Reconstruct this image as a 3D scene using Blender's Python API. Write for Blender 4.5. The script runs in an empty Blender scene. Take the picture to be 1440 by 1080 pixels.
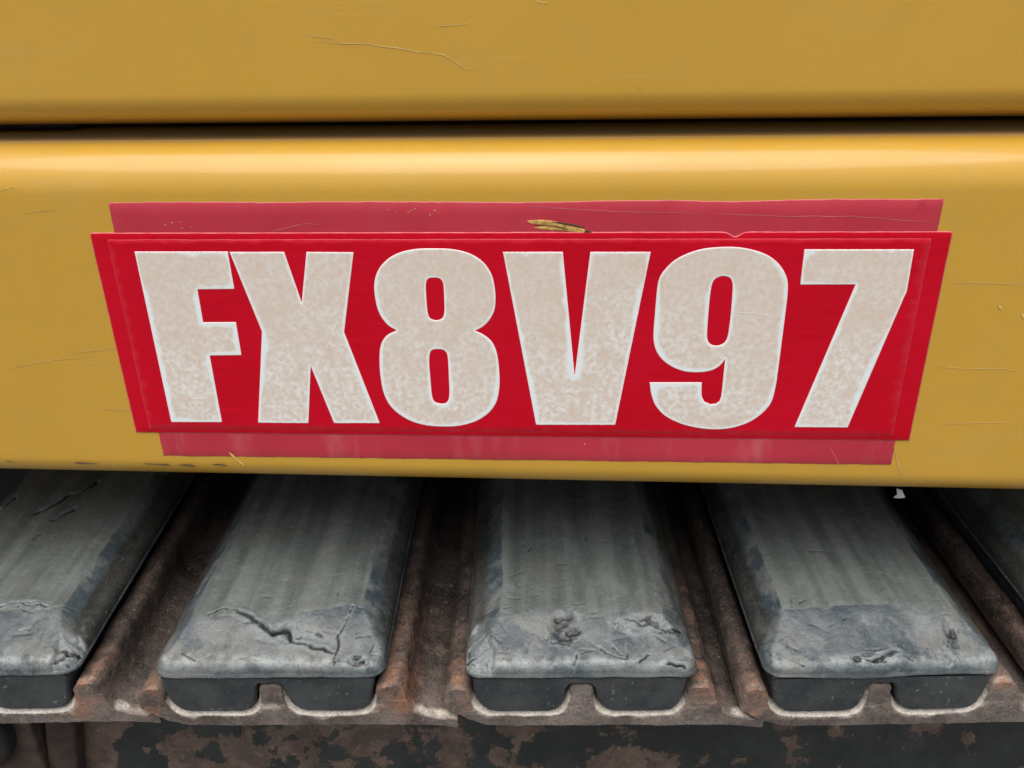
import bpy, math
import numpy as np
from mathutils import Matrix, Vector
from mathutils.geometry import delaunay_2d_cdt

# ---------------------------------------------------------------- camera, sky, sun, exposure
SC = bpy.context.scene
COL = SC.collection
ZC = 1.2815                                    # height of the lens above the ground
cd = bpy.data.cameras.new('camera'); cam = bpy.data.objects.new('camera', cd); COL.objects.link(cam)
DN = Vector((-0.01004, -0.43446, -0.90064))
FW = Vector((-0.0169, 0.9006, -0.4343)).normalized()
UP = -DN; UP = (UP - FW * UP.dot(FW)).normalized(); RX = FW.cross(UP).normalized()
M = Matrix.Identity(4)
for i in range(3):
    M[i][0], M[i][1], M[i][2] = RX[i], UP[i], -FW[i]
M[2][3] = ZC
cam.matrix_world = M
cd.sensor_width = 36.0; cd.lens = 1223.4 / 1440 * 36; cd.clip_start = 0.01; cd.clip_end = 3000
SC.camera = cam

SUN_EL, SUN_AZ = math.radians(68), math.radians(-168)   # azimuth measured from +Y towards +X: behind the photographer, a little left
W = bpy.data.worlds.new('World'); SC.world = W; W.use_nodes = True
wn = W.node_tree.nodes; wl = W.node_tree.links
bg = wn['Background']; sk = wn.new('ShaderNodeTexSky'); sk.sky_type = 'NISHITA'; sk.sun_disc = False
sk.sun_elevation = SUN_EL; sk.sun_rotation = SUN_AZ; sk.air_density = 1.0; sk.dust_density = 5.0; sk.ozone_density = 0.6
wl.new(sk.outputs[0], bg.inputs[0]); bg.inputs[1].default_value = 0.055
sd = bpy.data.lights.new('sun', 'SUN'); sun = bpy.data.objects.new('sun', sd); COL.objects.link(sun)
sd.energy = 1.5; sd.angle = math.radians(62); sd.color = (1.0, 0.98, 0.945)
sdir = Vector((math.sin(SUN_AZ) * math.cos(SUN_EL), math.cos(SUN_AZ) * math.cos(SUN_EL), math.sin(SUN_EL)))
sun.rotation_euler = sdir.to_track_quat('Z', 'Y').to_euler()
SC.view_settings.view_transform = 'Standard'; SC.view_settings.look = 'None'
SC.view_settings.exposure = 1.12; SC.view_settings.gamma = 1.0; SC.view_settings.use_curve_mapping = False

# ---------------------------------------------------------------- helpers
def empty(name, loc, rz=0.0):
    o = bpy.data.objects.new(name, None); COL.objects.link(o); o.location = loc; o.rotation_euler = (0, 0, rz)
    o.empty_display_size = 0.05
    return o

def tag(o, label=None, cat=None, group=None, kind=None):
    for k, v in (('label', label), ('category', cat), ('group', group), ('kind', kind)):
        if v: o[k] = v
    return o

def mesh_obj(name, verts, faces, mat, parent=None, smooth=True, attrs=None):
    me = bpy.data.meshes.new(name)
    me.from_pydata([tuple(v) for v in np.asarray(verts, float).tolist()], [], faces)
    me.update()
    if smooth: me.polygons.foreach_set('use_smooth', [True] * len(me.polygons))
    for k, a in (attrs or {}).items():
        at = me.attributes.new(k, 'FLOAT', 'POINT'); at.data.foreach_set('value', np.asarray(a, np.float32).ravel())
    me.materials.append(mat)
    o = bpy.data.objects.new(name, me); COL.objects.link(o)
    if parent: o.parent = parent
    return o

def grid_faces(nr, nc, flip=False, off=0):
    f = []
    for r in range(nr - 1):
        a = off + r * nc
        for c in range(nc - 1):
            q = (a + c, a + c + 1, a + c + nc + 1, a + c + nc)
            f.append(q[::-1] if flip else q)
    return f

_rng = np.random.RandomState(7); _LAT = _rng.rand(256, 256)
def vnoise(x, y, seed=0):
    x = np.asarray(x, float) + seed * 17.31; y = np.asarray(y, float) + seed * 9.73
    xi = np.floor(x).astype(int); yi = np.floor(y).astype(int); fx = x - xi; fy = y - yi
    fx = fx * fx * (3 - 2 * fx); fy = fy * fy * (3 - 2 * fy)
    a = _LAT[xi & 255, yi & 255]; b = _LAT[(xi + 1) & 255, yi & 255]
    c = _LAT[xi & 255, (yi + 1) & 255]; d = _LAT[(xi + 1) & 255, (yi + 1) & 255]
    return (a * (1 - fx) + b * fx) * (1 - fy) + (c * (1 - fx) + d * fx) * fy
def fbm(x, y, seed=0, octs=4):
    s = 0; a = .5; t = 0
    for k in range(octs):
        s = s + a * vnoise(x * 2 ** k, y * 2 ** k, seed + k * 3); t += a; a *= .5
    return s / t * 2 - 1
def sstep(a, b, x):
    t = np.clip((x - a) / (b - a), 0, 1); return t * t * (3 - 2 * t)
def seg_dist(px, py, pts):
    d = np.full(np.shape(px), 1e9)
    for (x0, y0), (x1, y1) in zip(pts[:-1], pts[1:]):
        dx, dy = x1 - x0, y1 - y0; L = dx * dx + dy * dy + 1e-18
        t = np.clip(((px - x0) * dx + (py - y0) * dy) / L, 0, 1)
        d = np.minimum(d, np.hypot(px - x0 - t * dx, py - y0 - t * dy))
    return d

# ---------------------------------------------------------------- materials
class Mat:
    def __init__(s, name):
        s.m = bpy.data.materials.new(name); s.m.use_nodes = True
        s.n = s.m.node_tree.nodes; s.l = s.m.node_tree.links; s.b = s.n['Principled BSDF']
        s.tc = s.n.new('ShaderNodeTexCoord').outputs['Object']
    def put(s, sock, v):
        if hasattr(v, 'is_output'): s.l.new(v, sock)
        elif isinstance(v, (tuple, list)) and len(v) == 3 and sock.type == 'RGBA': sock.default_value = (*v, 1)
        else: sock.default_value = v
    def noise(s, scale, detail=4, rough=.55, vec=None, stretch=None, dist=0.0, seed=0.0):
        v = vec or s.tc
        mp = s.n.new('ShaderNodeMapping'); s.l.new(v, mp.inputs[0]); mp.inputs['Location'].default_value = (seed * 1.37, seed * .77, seed * 2.1)
        if stretch: mp.inputs['Scale'].default_value = stretch
        t = s.n.new('ShaderNodeTexNoise'); s.l.new(mp.outputs[0], t.inputs['Vector'])
        t.inputs['Scale'].default_value = scale; t.inputs['Detail'].default_value = detail
        t.inputs['Roughness'].default_value = rough; t.inputs['Distortion'].default_value = dist
        return t.outputs['Fac']
    def voro(s, scale, feature='F1', out='Distance', stretch=None):
        mp = s.n.new('ShaderNodeMapping'); s.l.new(s.tc, mp.inputs[0])
        if stretch: mp.inputs['Scale'].default_value = stretch
        t = s.n.new('ShaderNodeTexVoronoi'); t.feature = feature; s.l.new(mp.outputs[0], t.inputs['Vector']); t.inputs['Scale'].default_value = scale
        return t.outputs[out]
    def ramp(s, f, a, b, lo=0.0, hi=1.0):
        r = s.n.new('ShaderNodeMapRange'); r.interpolation_type = 'SMOOTHSTEP'
        s.put(r.inputs[0], f); r.inputs[1].default_value = a; r.inputs[2].default_value = b
        r.inputs[3].default_value = lo; r.inputs[4].default_value = hi
        return r.outputs[0]
    def math(s, op, a, b=0.0):
        m = s.n.new('ShaderNodeMath'); m.operation = op; s.put(m.inputs[0], a); s.put(m.inputs[1], b); return m.outputs[0]
    def mix(s, f, a, b):
        m = s.n.new('ShaderNodeMix'); m.data_type = 'RGBA'; s.put(m.inputs[0], f); s.put(m.inputs[6], a); s.put(m.inputs[7], b); return m.outputs[2]
    def attr(s, name):
        a = s.n.new('ShaderNodeAttribute'); a.attribute_name = name; return a.outputs['Fac']
    def bump(s, h, strength, dist, prev=None):
        b = s.n.new('ShaderNodeBump'); b.inputs['Strength'].default_value = strength; b.inputs['Distance'].default_value = dist
        s.put(b.inputs['Height'], h)
        if prev: s.l.new(prev, b.inputs['Normal'])
        return b.outputs[0]
    def done(s, base, rough=.5, normal=None, **kw):
        s.put(s.b.inputs['Base Color'], base); s.put(s.b.inputs['Roughness'], rough)
        if normal: s.l.new(normal, s.b.inputs['Normal'])
        for k, v in kw.items(): s.put(s.b.inputs[k.replace('_', ' ')], v)
        return s.m

def yellow_paint():
    m = Mat('yellow_paint')
    big = m.noise(5, 3); fine = m.noise(60, 5)
    c = m.mix(m.ramp(big, .3, .7), (.540, .308, .033), (.570, .326, .039))
    c = m.mix(m.ramp(fine, .45, .75, 0, .25), c, (.46, .30, .075))
    c = m.mix(m.ramp(m.noise(900, 2, .5, seed=21), .35, .65, 0, .10), c, (.36, .21, .022))
    dust = m.ramp(m.noise(9, 6, .65, stretch=(.6, 1, 1.6), seed=3), .55, .8, 0, .30)
    c = m.mix(dust, c, (.50, .37, .17))
    speck = m.ramp(m.noise(420, 2, .5, seed=5), .79, .82, 0, .7)
    c = m.mix(speck, c, (.72, .62, .45))
    streak = m.ramp(m.noise(30, 4, .6, stretch=(.12, 1, 5), seed=8), .66, .72, 0, .22)
    c = m.mix(streak, c, (.62, .42, .16))
    n = m.bump(m.noise(700, 2, .5), .10, .0006)
    n = m.bump(m.noise(18, 2, .5, seed=2), .25, .0012, n)
    r = m.ramp(m.noise(14, 5, .6, seed=4), .3, .8, .38, .52)
    return m.done(c, r, n, Coat_Weight=.48, Coat_Roughness=.105, Specular_IOR_Level=.35)

def red_vinyl():
    m = Mat('red_vinyl')
    c = m.mix(m.ramp(m.noise(14, 4), .3, .7), (.50, .0015, .013), (.55, .0025, .018))
    sc = m.ramp(m.noise(40, 6, .7, stretch=(.25, 1, 4), seed=4), .66, .74, 0, .25)
    c = m.mix(sc, c, (.58, .05, .08))
    c = m.mix(m.attr('rim'), c, (.78, .42, .45))
    rip = m.noise(150, 3, .5, stretch=(.35, 1, 1.3), dist=.6)
    n = m.bump(rip, .20, .0014); n = m.bump(m.noise(25, 2, .5, seed=6), .2, .002, n)
    return m.done(c, .32, n, Coat_Weight=.10, Coat_Roughness=.06, Specular_IOR_Level=.12)

def faded_vinyl():
    m = Mat('faded_red_vinyl')
    c = m.mix(m.ramp(m.noise(12, 5), .3, .7), (.44, .020, .040), (.50, .030, .054))
    chalk = m.ramp(m.noise(26, 7, .72, stretch=(1, 1, .22), seed=2), .50, .72, 0, .38)
    gz = m.n.new('ShaderNodeSeparateXYZ'); m.l.new(m.tc, gz.inputs[0])
    chalk = m.math('MULTIPLY', chalk, m.ramp(gz.outputs[2], 1.035, 1.05, 1, .12))      # only the low strip has been rubbed
    c = m.mix(chalk, c, (.58, .20, .22))
    sc = m.ramp(m.noise(55, 6, .7, stretch=(.15, 1, 3), seed=9), .66, .72, 0, .35)
    c = m.mix(sc, c, (.66, .30, .30))
    sp = m.ramp(m.noise(330, 2, .5, seed=1), .76, .79)
    c = m.mix(sp, c, (.62, .36, .25))
    c = m.mix(m.attr('rim'), c, (.60, .16, .16))
    return m.done(c, .45, m.bump(m.noise(120, 4, .6), .08, .0008), Coat_Weight=.15, Coat_Roughness=.25)

def reflective_letter():
    m = Mat('reflective_white')
    e = m.attr('edge'); hz = m.attr('low'); side = m.attr('side')
    grain = m.noise(520, 3, .6)
    c = m.mix(m.ramp(grain, .35, .65), (.655, .555, .460), (.690, .600, .510))
    vd = m.math('SUBTRACT', 1.0, m.noise(320, 3, .55, dist=.3, seed=23)); vn = m.noise(75, 4, .6, seed=3)
    bub = m.math('MULTIPLY', m.ramp(vd, .30, .66, 1, 0), m.ramp(vn, .30, .54))
    bub = m.math('MULTIPLY', bub, m.ramp(hz, 0, .9, .30, 1))
    c = m.mix(m.math('MULTIPLY', bub, .95), c, (.80, .80, .76))
    ed = m.math('MULTIPLY', m.ramp(m.math('ADD', side, m.math('MULTIPLY', m.math('SUBTRACT', m.noise(160, 3, .6, seed=7), .5), .7)), .18, .62), .95)
    c = m.mix(ed, c, (.78, .86, .86))
    wr = m.ramp(m.noise(90, 6, .75, dist=1.2, seed=11), .60, .66, 0, .30)
    c = m.mix(wr, c, (.74, .68, .62))
    c = m.mix(m.ramp(e, .56, .80), c, (.86, .83, .81))
    c = m.mix(m.ramp(e, .86, .97), c, (.88, .64, .63))
    n = m.bump(m.noise(240, 4, .6), .12, .0008)
    return m.done(c, .38, n, Coat_Weight=.35, Coat_Roughness=.12)

def rubber(base=False):
    m = Mat('rubber_base' if base else 'worn_rubber')
    oi = m.n.new('ShaderNodeObjectInfo'); sh = m.n.new('ShaderNodeVectorMath'); sh.operation = 'MULTIPLY_ADD'
    cm = m.n.new('ShaderNodeCombineXYZ'); 
    for i in range(3): m.l.new(oi.outputs['Random'], cm.inputs[i])
    m.l.new(cm.outputs[0], sh.inputs[0]); sh.inputs[1].default_value = (3.1, 5.7, 0); m.l.new(m.tc, sh.inputs[2])
    own = m.tc; m.tc = sh.outputs[0]
    if base:
        c = m.mix(m.ramp(m.noise(45, 5, .6), .3, .7), (.026, .031, .034), (.054, .060, .062))
        c = m.mix(m.ramp(m.noise(240, 3, .5, seed=2), .66, .73, 0, .7), c, (.15, .18, .17))
        c = m.mix(m.ramp(m.noise(500, 3, .6, seed=12), .55, .75, 0, .6), c, (.075, .085, .088))
        c = m.mix(m.ramp(m.noise(30, 5, .6, stretch=(.5, 1, 2), seed=5), .55, .75, 0, .35), c, (.085, .085, .075))
        return m.done(c, .62, m.bump(m.noise(160, 5, .6), .3, .0012), Specular_IOR_Level=.3)
    land, side, edge, crack, torn = (m.attr(k) for k in ('land', 'side', 'edge', 'crack', 'torn'))
    n1 = m.noise(16, 6, .6); n2 = m.noise(70, 6, .65, seed=3)
    slope = m.mix(m.ramp(n1, .36, .64), (.036, .052, .062), (.108, .122, .121))
    slope = m.mix(m.ramp(m.noise(30, 6, .62, seed=19), .48, .58, 0, .55), slope, (.142, .144, .130))
    slope = m.mix(m.ramp(n2, .42, .70, 0, .7), slope, (.175, .196, .196))
    slope = m.mix(m.ramp(m.noise(30, 5, .6, seed=9), .52, .58, 0, .75), slope, (.040, .058, .072))
    st = m.noise(85, 4, .55, stretch=(1, .035, .3), seed=4)
    top = m.mix(m.ramp(st, .32, .68), (.078, .093, .088), (.142, .160, .151))
    top = m.mix(m.ramp(m.noise(120, 5, .6, stretch=(1, .12, .3), seed=14), .5, .72, 0, .5), top, (.176, .197, .186))
    top = m.mix(m.ramp(m.noise(20, 5, .6, seed=12), .5, .7, 0, .45), top, (.118, .116, .100))
    top = m.mix(m.ramp(n2, .5, .75, 0, .35), top, (.186, .207, .198))
    lf = m.math('ADD', land, m.math('MULTIPLY', m.math('SUBTRACT', n2, .5), .8))
    c = m.mix(m.ramp(lf, .35, .65), slope, top)
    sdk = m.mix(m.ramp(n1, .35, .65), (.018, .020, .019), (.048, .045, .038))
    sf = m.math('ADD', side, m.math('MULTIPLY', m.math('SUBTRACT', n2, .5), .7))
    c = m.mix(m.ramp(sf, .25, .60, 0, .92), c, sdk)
    ef = m.math('MULTIPLY', edge, m.ramp(m.noise(110, 5, .7, seed=6), .38, .62))
    c = m.mix(m.math('MULTIPLY', ef, .75), c, (.36, .40, .39))  # whitish front rim: sky highlight painted over the worn edge
    c = m.mix(m.ramp(m.noise(420, 2, .5, seed=8), .74, .78, 0, .7), c, (.42, .42, .40))
    c = m.mix(m.math('MULTIPLY', torn, m.ramp(m.noise(150, 5, .7, seed=10), .35, .65, .25, 1)), c, (.16, .19, .19))
    gr = m.noise(650, 3, .65, seed=31)
    c = m.mix(m.ramp(gr, .52, .72, 0, .40), c, m.mix(.55, c, (.02, .025, .028)))
    c = m.mix(m.ramp(gr, .46, .28, 0, .30), c, m.mix(.5, c, (.42, .43, .40)))
    nick = m.math('MULTIPLY', m.ramp(m.noise(180, 4, .6, dist=1.5, seed=33), .66, .70), m.ramp(land, 0, 1, .8, .25))
    c = m.mix(nick, c, (.025, .030, .034))
    c = m.mix(m.ramp(crack, .12, .62, 0, .96), c, (.012, .014, .015))
    n = m.bump(m.noise(320, 5, .7), .38, .0011)
    n = m.bump(m.noise(75, 6, .72, dist=.8, seed=13), .36, .0022, n)
    n = m.bump(m.ramp(m.noise(48, 3, .55, dist=2.5, seed=15), .485, .50, 0, 1), .06, .0008, n)
    return m.done(c, m.ramp(n2, .3, .7, .30, .52), n)

def rusty_steel():
    m = Mat('rusty_steel'); w = m.attr('worn'); hot = m.attr('rust'); pf = m.attr('pale_front')
    oi = m.n.new('ShaderNodeObjectInfo'); sh = m.n.new('ShaderNodeVectorMath'); sh.operation = 'MULTIPLY_ADD'
    cm = m.n.new('ShaderNodeCombineXYZ')
    for i in range(3): m.l.new(oi.outputs['Random'], cm.inputs[i])
    m.l.new(cm.outputs[0], sh.inputs[0]); sh.inputs[1].default_value = (4.3, 7.7, 1); m.l.new(m.tc, sh.inputs[2]); m.tc = sh.outputs[0]
    n1 = m.noise(22, 6, .65); n2 = m.noise(90, 6, .7, seed=3); n3 = m.noise(300, 4, .6, seed=7)
    c = m.mix(m.ramp(n1, .35, .65), (.013, .011, .0105), (.042, .034, .030))  # dark base paints in the shade of the valleys between the pads
    c = m.mix(m.ramp(n2, .52, .72, 0, .6), c, (.090, .074, .066))
    c = m.mix(m.ramp(m.noise(35, 6, .7, seed=5), .50, .72, 0, .5), c, (.048, .031, .023))
    c = m.mix(m.math('MULTIPLY', pf, m.ramp(n2, .25, .6, .45, .95)), c, m.mix(m.ramp(n1, .35, .65), (.090, .070, .060), (.225, .190, .166)))  # paler front, fading back into the painted valley shade
    c = m.mix(m.math('MULTIPLY', hot, m.ramp(n2, .36, .60)), c, (.27, .125, .070))
    c = m.mix(m.ramp(n3, .66, .72, 0, .55), c, (.30, .27, .25))
    wf = m.math('ADD', w, m.math('MULTIPLY', m.math('SUBTRACT', n2, .5), .55))
    c = m.mix(m.ramp(wf, .35, .65), c, m.mix(m.ramp(n3, .3, .7), (.42, .37, .31), (.60, .56, .49)))
    gr = m.noise(620, 3, .65, seed=31)
    c = m.mix(m.ramp(gr, .50, .68, 0, .7), c, m.mix(.6, c, (.012, .009, .008)))
    c = m.mix(m.ramp(gr, .46, .30, 0, .4), c, m.mix(.5, c, (.36, .29, .24)))
    n = m.bump(m.noise(420, 4, .6), .45, .0010); n = m.bump(m.noise(80, 6, .7, seed=2), .5, .0022, n)
    return m.done(c, m.ramp(n2, .3, .7, .42, .68), n, Metallic=.0, Specular_IOR_Level=.6)

def flaked_paint():
    m = Mat('flaked_black_paint')
    f = m.noise(21, 7, .62, dist=.15, stretch=(1, 1, .85)); g = m.noise(150, 5, .65, seed=2)
    gx = m.n.new('ShaderNodeSeparateXYZ'); m.l.new(m.tc, gx.inputs[0])
    bias = m.ramp(gx.outputs[0], -.35, .30, .045, -.055)           # the left end has lost more of its paint
    fm = m.math('ADD', f, bias)
    k = m.ramp(fm, .488, .520)
    rust = m.mix(m.ramp(m.noise(40, 6, .65, seed=4), .35, .65), (.080, .058, .044), (.145, .100, .076))
    rust = m.mix(m.ramp(m.noise(75, 6, .7, seed=14), .48, .66, 0, .75), rust, (.060, .040, .030))
    rust = m.mix(m.ramp(g, .56, .72, 0, .7), rust, (.27, .19, .14))
    rust = m.mix(m.ramp(m.noise(420, 3, .6, seed=15), .62, .7, 0, .7), rust, (.05, .03, .022))
    blk = m.mix(m.ramp(m.noise(30, 5, .6, seed=6), .35, .7), (.009, .016, .0155), (.024, .034, .033))
    blk = m.mix(m.ramp(g, .66, .74, 0, .5), blk, (.11, .12, .11))
    c = m.mix(k, blk, rust)
    n = m.bump(k, .9, -.0014); n = m.bump(g, .6, .0012, n); n = m.bump(m.noise(500, 3, .6, seed=16), .4, .0008, n)
    return m.done(c, m.mix(k, (.42,) * 3, (.8,) * 3), n)

def plain(name, c, rough=.6, var=.25, scale=40, **kw):
    m = Mat(name)
    col = m.mix(m.ramp(m.noise(scale, 5, .6), .3, .7), tuple(v * (1 - var) for v in c), tuple(v * (1 + var) for v in c))
    return m.done(col, rough, m.bump(m.noise(scale * 6, 4, .6), .15, .001), **kw)

YELLOW = yellow_paint(); RED = red_vinyl(); FADED = faded_vinyl(); LETTER = reflective_letter()
RUBBER = rubber(); BASE = rubber(True); STEEL = rusty_steel(); FLAKED = flaked_paint()
DARK = plain('dark_underside', (.013, .012, .011), .8)
SEAL_AND_GAP = plain('black_seal_and_gap', (.012, .012, .012), .6)  # also colours the strip added to darken the panel gap
SCRATCH = plain('scratch_through_paint', (.60, .42, .14), .6)
SCUFF = plain('dark_scuff', (.10, .065, .03), .8)
REDSCR = plain('scratched_vinyl', (.58, .16, .18), .6)
WHITESCR = plain('scratched_letter', (.70, .64, .58), .6)
BARE = plain('bare_yellow_paint', (.50, .30, .075), .55, .4, 300)
BURN = plain('dark_gouge', (.06, .035, .02), .7)
PAPER = plain('white_plastic', (.62, .66, .66), .6, .1)
GRAVEL = plain('gravel', (.15, .14, .125), .95, .35, 30)

# measured outlines, millimetres on the panel (along the panel, above the ground)
GLYPHS={'F':[[(-213.89,1143.47),(-161.94,1143.44),(-161.62,1121.93),(-182.58,1121.67),(-182.73,1102.03),(-163.85,1102.22),(-163.8,1081.81),(-182.48,1081.45),(-182.42,1037.96),(-213.49,1037.61)]],'X':[[(-161.02,1143.23),(-130.81,1143.22),(-124.7,1114.18),(-118.51,1143.21),(-92.79,1142.98),(-102.62,1096.38),(-87.19,1038.35),(-114.6,1038.04),(-124.25,1075.14),(-130.04,1037.87),(-160.47,1037.78),(-149.73,1096.51)]],'8':[[(-48.93,1145.08),(-39.16,1144.65),(-29.99,1142.31),(-22.93,1137.62),(-18.47,1130.62),(-16.8,1122.43),(-16.68,1114.68),(-17.67,1109.07),(-20.79,1103.4),(-24.64,1099.72),(-28.45,1097.64),(-24.02,1095.35),(-19.52,1091.31),(-16.97,1085.48),(-15.85,1077.8),(-15.44,1066.97),(-16.29,1058.41),(-18.34,1051.57),(-22.98,1045.25),(-30.45,1040.1),(-39.6,1037.19),(-48.71,1036.44),(-58.9,1037.09),(-67.83,1039.68),(-75.43,1044.69),(-80.61,1050.95),(-83.34,1059.04),(-84.21,1068.86),(-84.07,1077.32),(-83.15,1085.67),(-81.29,1090.98),(-77.7,1095.09),(-72.63,1097.55),(-77.26,1100.64),(-80.65,1105.45),(-82.54,1111.12),(-83.26,1117.86),(-83.2,1123.42),(-81.84,1129.47),(-78.76,1134.91),(-73.66,1139.76),(-67.18,1142.97),(-58.76,1144.77)],[(-52.48,1128.41),(-47.75,1128.52),(-45.73,1127.22),(-44.93,1124.37),(-44.89,1116.84),(-45.18,1108.98),(-46.32,1105.35),(-48.53,1103.97),(-51.53,1103.96),(-53.8,1105.55),(-54.56,1108.95),(-54.74,1116.81),(-54.66,1123.47),(-54.04,1126.77)],[(-52.2,1086.09),(-47.85,1086.12),(-45.43,1084.48),(-44.64,1080.58),(-44.64,1069.17),(-44.78,1059.38),(-45.58,1054.17),(-47.71,1051.9),(-51.3,1051.87),(-54.02,1053.34),(-55.02,1057.43),(-55.32,1067.87),(-55.42,1077.52),(-54.89,1082.89),(-53.88,1085.26)]],'V':[[(-11.96,1143.15),(20.0,1143.14),(27.39,1070.48),(34.62,1143.13),(66.54,1143.11),(51.43,1038.78),(5.29,1038.25)]],'9':[[(104.83,1145.79),(113.82,1145.37),(122.98,1143.28),(130.32,1139.73),(135.91,1134.47),(139.47,1128.09),(140.64,1121.63),(140.87,1112.9),(140.93,1098.4),(140.93,1082.35),(140.86,1068.22),(140.32,1059.8),(139.08,1053.7),(135.22,1047.51),(128.25,1041.46),(118.79,1037.58),(109.01,1036.46),(99.05,1037.35),(88.95,1040.14),(79.85,1045.06),(73.99,1051.83),(71.2,1059.17),(69.95,1066.44),(99.2,1066.68),(99.85,1058.22),(101.54,1054.56),(104.93,1052.88),(108.16,1053.15),(110.17,1054.89),(110.85,1058.32),(110.97,1066.78),(110.97,1081.22),(108.76,1077.46),(104.76,1074.48),(98.49,1073.01),(89.93,1073.3),(82.27,1076.09),(76.13,1080.76),(72.3,1086.58),(70.65,1093.5),(70.52,1103.74),(70.86,1118.21),(71.51,1126.93),(73.47,1131.77),(78.38,1137.62),(85.15,1141.84),(93.94,1144.76)],[(104.24,1129.55),(107.28,1129.55),(109.6,1128.48),(111.0,1125.36),(111.45,1119.4),(111.64,1109.49),(111.53,1100.53),(111.06,1094.28),(109.67,1091.07),(106.67,1089.44),(103.51,1089.54),(101.06,1091.37),(99.94,1094.8),(99.63,1103.86),(99.56,1114.98),(99.91,1123.18),(100.98,1127.39)]],'7':[[(146.5,1144.43),(202.68,1144.39),(203.05,1122.83),(202.88,1120.19),(202.33,1118.46),(184.39,1038.53),(154.32,1038.45),(175.73,1125.08),(146.73,1124.92)]]}
UP=[[(-105.5,1248.6),(-93.0,1247.5),(-76.9,1247.0),(-62.8,1244.8),(-52.2,1243.0),(-40.9,1241.6),(-34.6,1238.1),(-29.4,1234.7),(-26.2,1234.3),(-22.9,1235.7)],[(-108.0,1251.3),(-95.3,1249.5)],[(56.8,1226.0),(61.3,1220.2)],[(-42.7,1254.7),(-26.8,1255.8)],[(4.7,1265.9),(9.8,1264.5),(12.2,1265.1)]]
LOW=[[(-263.8,1054.7),(-261.9,1048.0),(-251.9,1045.8),(-234.6,1045.0),(-228.1,1044.6)],[(-265.0,1081.9),(-247.5,1084.3),(-235.1,1086.6)],[(-310.8,1071.1),(-283.4,1076.8),(-253.4,1080.7)],[(224.6,1125.7),(237.4,1126.1),(263.2,1125.0)],[(224.6,1077.3),(244.1,1075.7),(263.1,1076.2),(274.9,1074.6)],[(237.3,1041.2),(258.8,1042.3),(274.4,1043.0)],[(252.5,1113.8),(254.7,1110.6)],[(265.4,1109.0),(267.7,1105.7)],[(212.2,1027.8),(216.7,1015.4),(221.0,1004.8)],[(-272.6,1164.6),(-252.2,1166.9)],[(-64.5,1198.3),(-57.9,1198.3)],[(-281.1,1177.0),(-272.6,1179.3),(-268.4,1174.3)]]
OLD=[[(96.6,1163.6),(133.2,1162.0),(169.3,1161.9),(212.1,1158.4)],[(162.1,1161.5),(187.1,1162.6),(213.3,1165.1)],[(-181.8,1017.2),(-178.2,1012.3),(-173.2,1007.3)],[(177.0,1024.5),(183.6,1012.5)],[(-137.2,1154.5),(-127.2,1156.5),(-117.3,1158.8),(-109.6,1158.0)],[(-33.3,1159.4),(-18.2,1157.0),(-3.2,1154.3)],[(0.7,1167.6),(45.2,1164.8),(93.0,1163.6)],[(-97.7,1162.2),(-82.8,1157.9),(-75.5,1154.0)]]
LET=[[(111.8,1109.3),(124.1,1108.5),(137.8,1105.6)],[(141.7,1105.2),(159.4,1101.1),(171.5,1096.2)],[(-0.3,1139.8),(10.0,1136.7),(17.6,1131.9)],[(34.9,1129.5),(50.3,1125.5),(63.8,1122.7)]]
SCRAPE=[[(1.0,1160.0),(8.1,1160.4),(15.6,1159.6),(23.1,1157.7),(28.7,1156.5),(32.8,1154.2),(36.6,1152.3),(32.9,1151.9),(27.6,1152.7),(22.3,1154.3),(15.6,1154.6),(7.0,1155.4),(4.3,1156.2),(11.8,1157.3),(2.5,1158.5)],[(14.1,1159.6),(23.0,1158.5),(31.3,1156.5),(30.6,1155.8),(23.1,1157.3),(15.2,1158.9)],[(5.1,1157.7),(15.6,1157.3),(23.1,1155.4),(22.3,1155.0),(15.6,1156.6)],[(32.1,1155.4),(37.4,1152.3),(35.1,1151.5),(30.6,1153.1)]]

# ---------------------------------------------------------------- the setting
s = 400.0
n = 41; gx = np.linspace(-1, 1, n); gx = np.sign(gx) * np.abs(gx) ** 3 * s
gv = np.array([(x, y, 0.012 * fbm(x * 3, y * 3, 2) if abs(x) < 3 and abs(y) < 3 else 0.0) for y in gx for x in gx])
tag(mesh_obj('ground', gv, grid_faces(n, n), GRAVEL), kind='structure')

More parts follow.
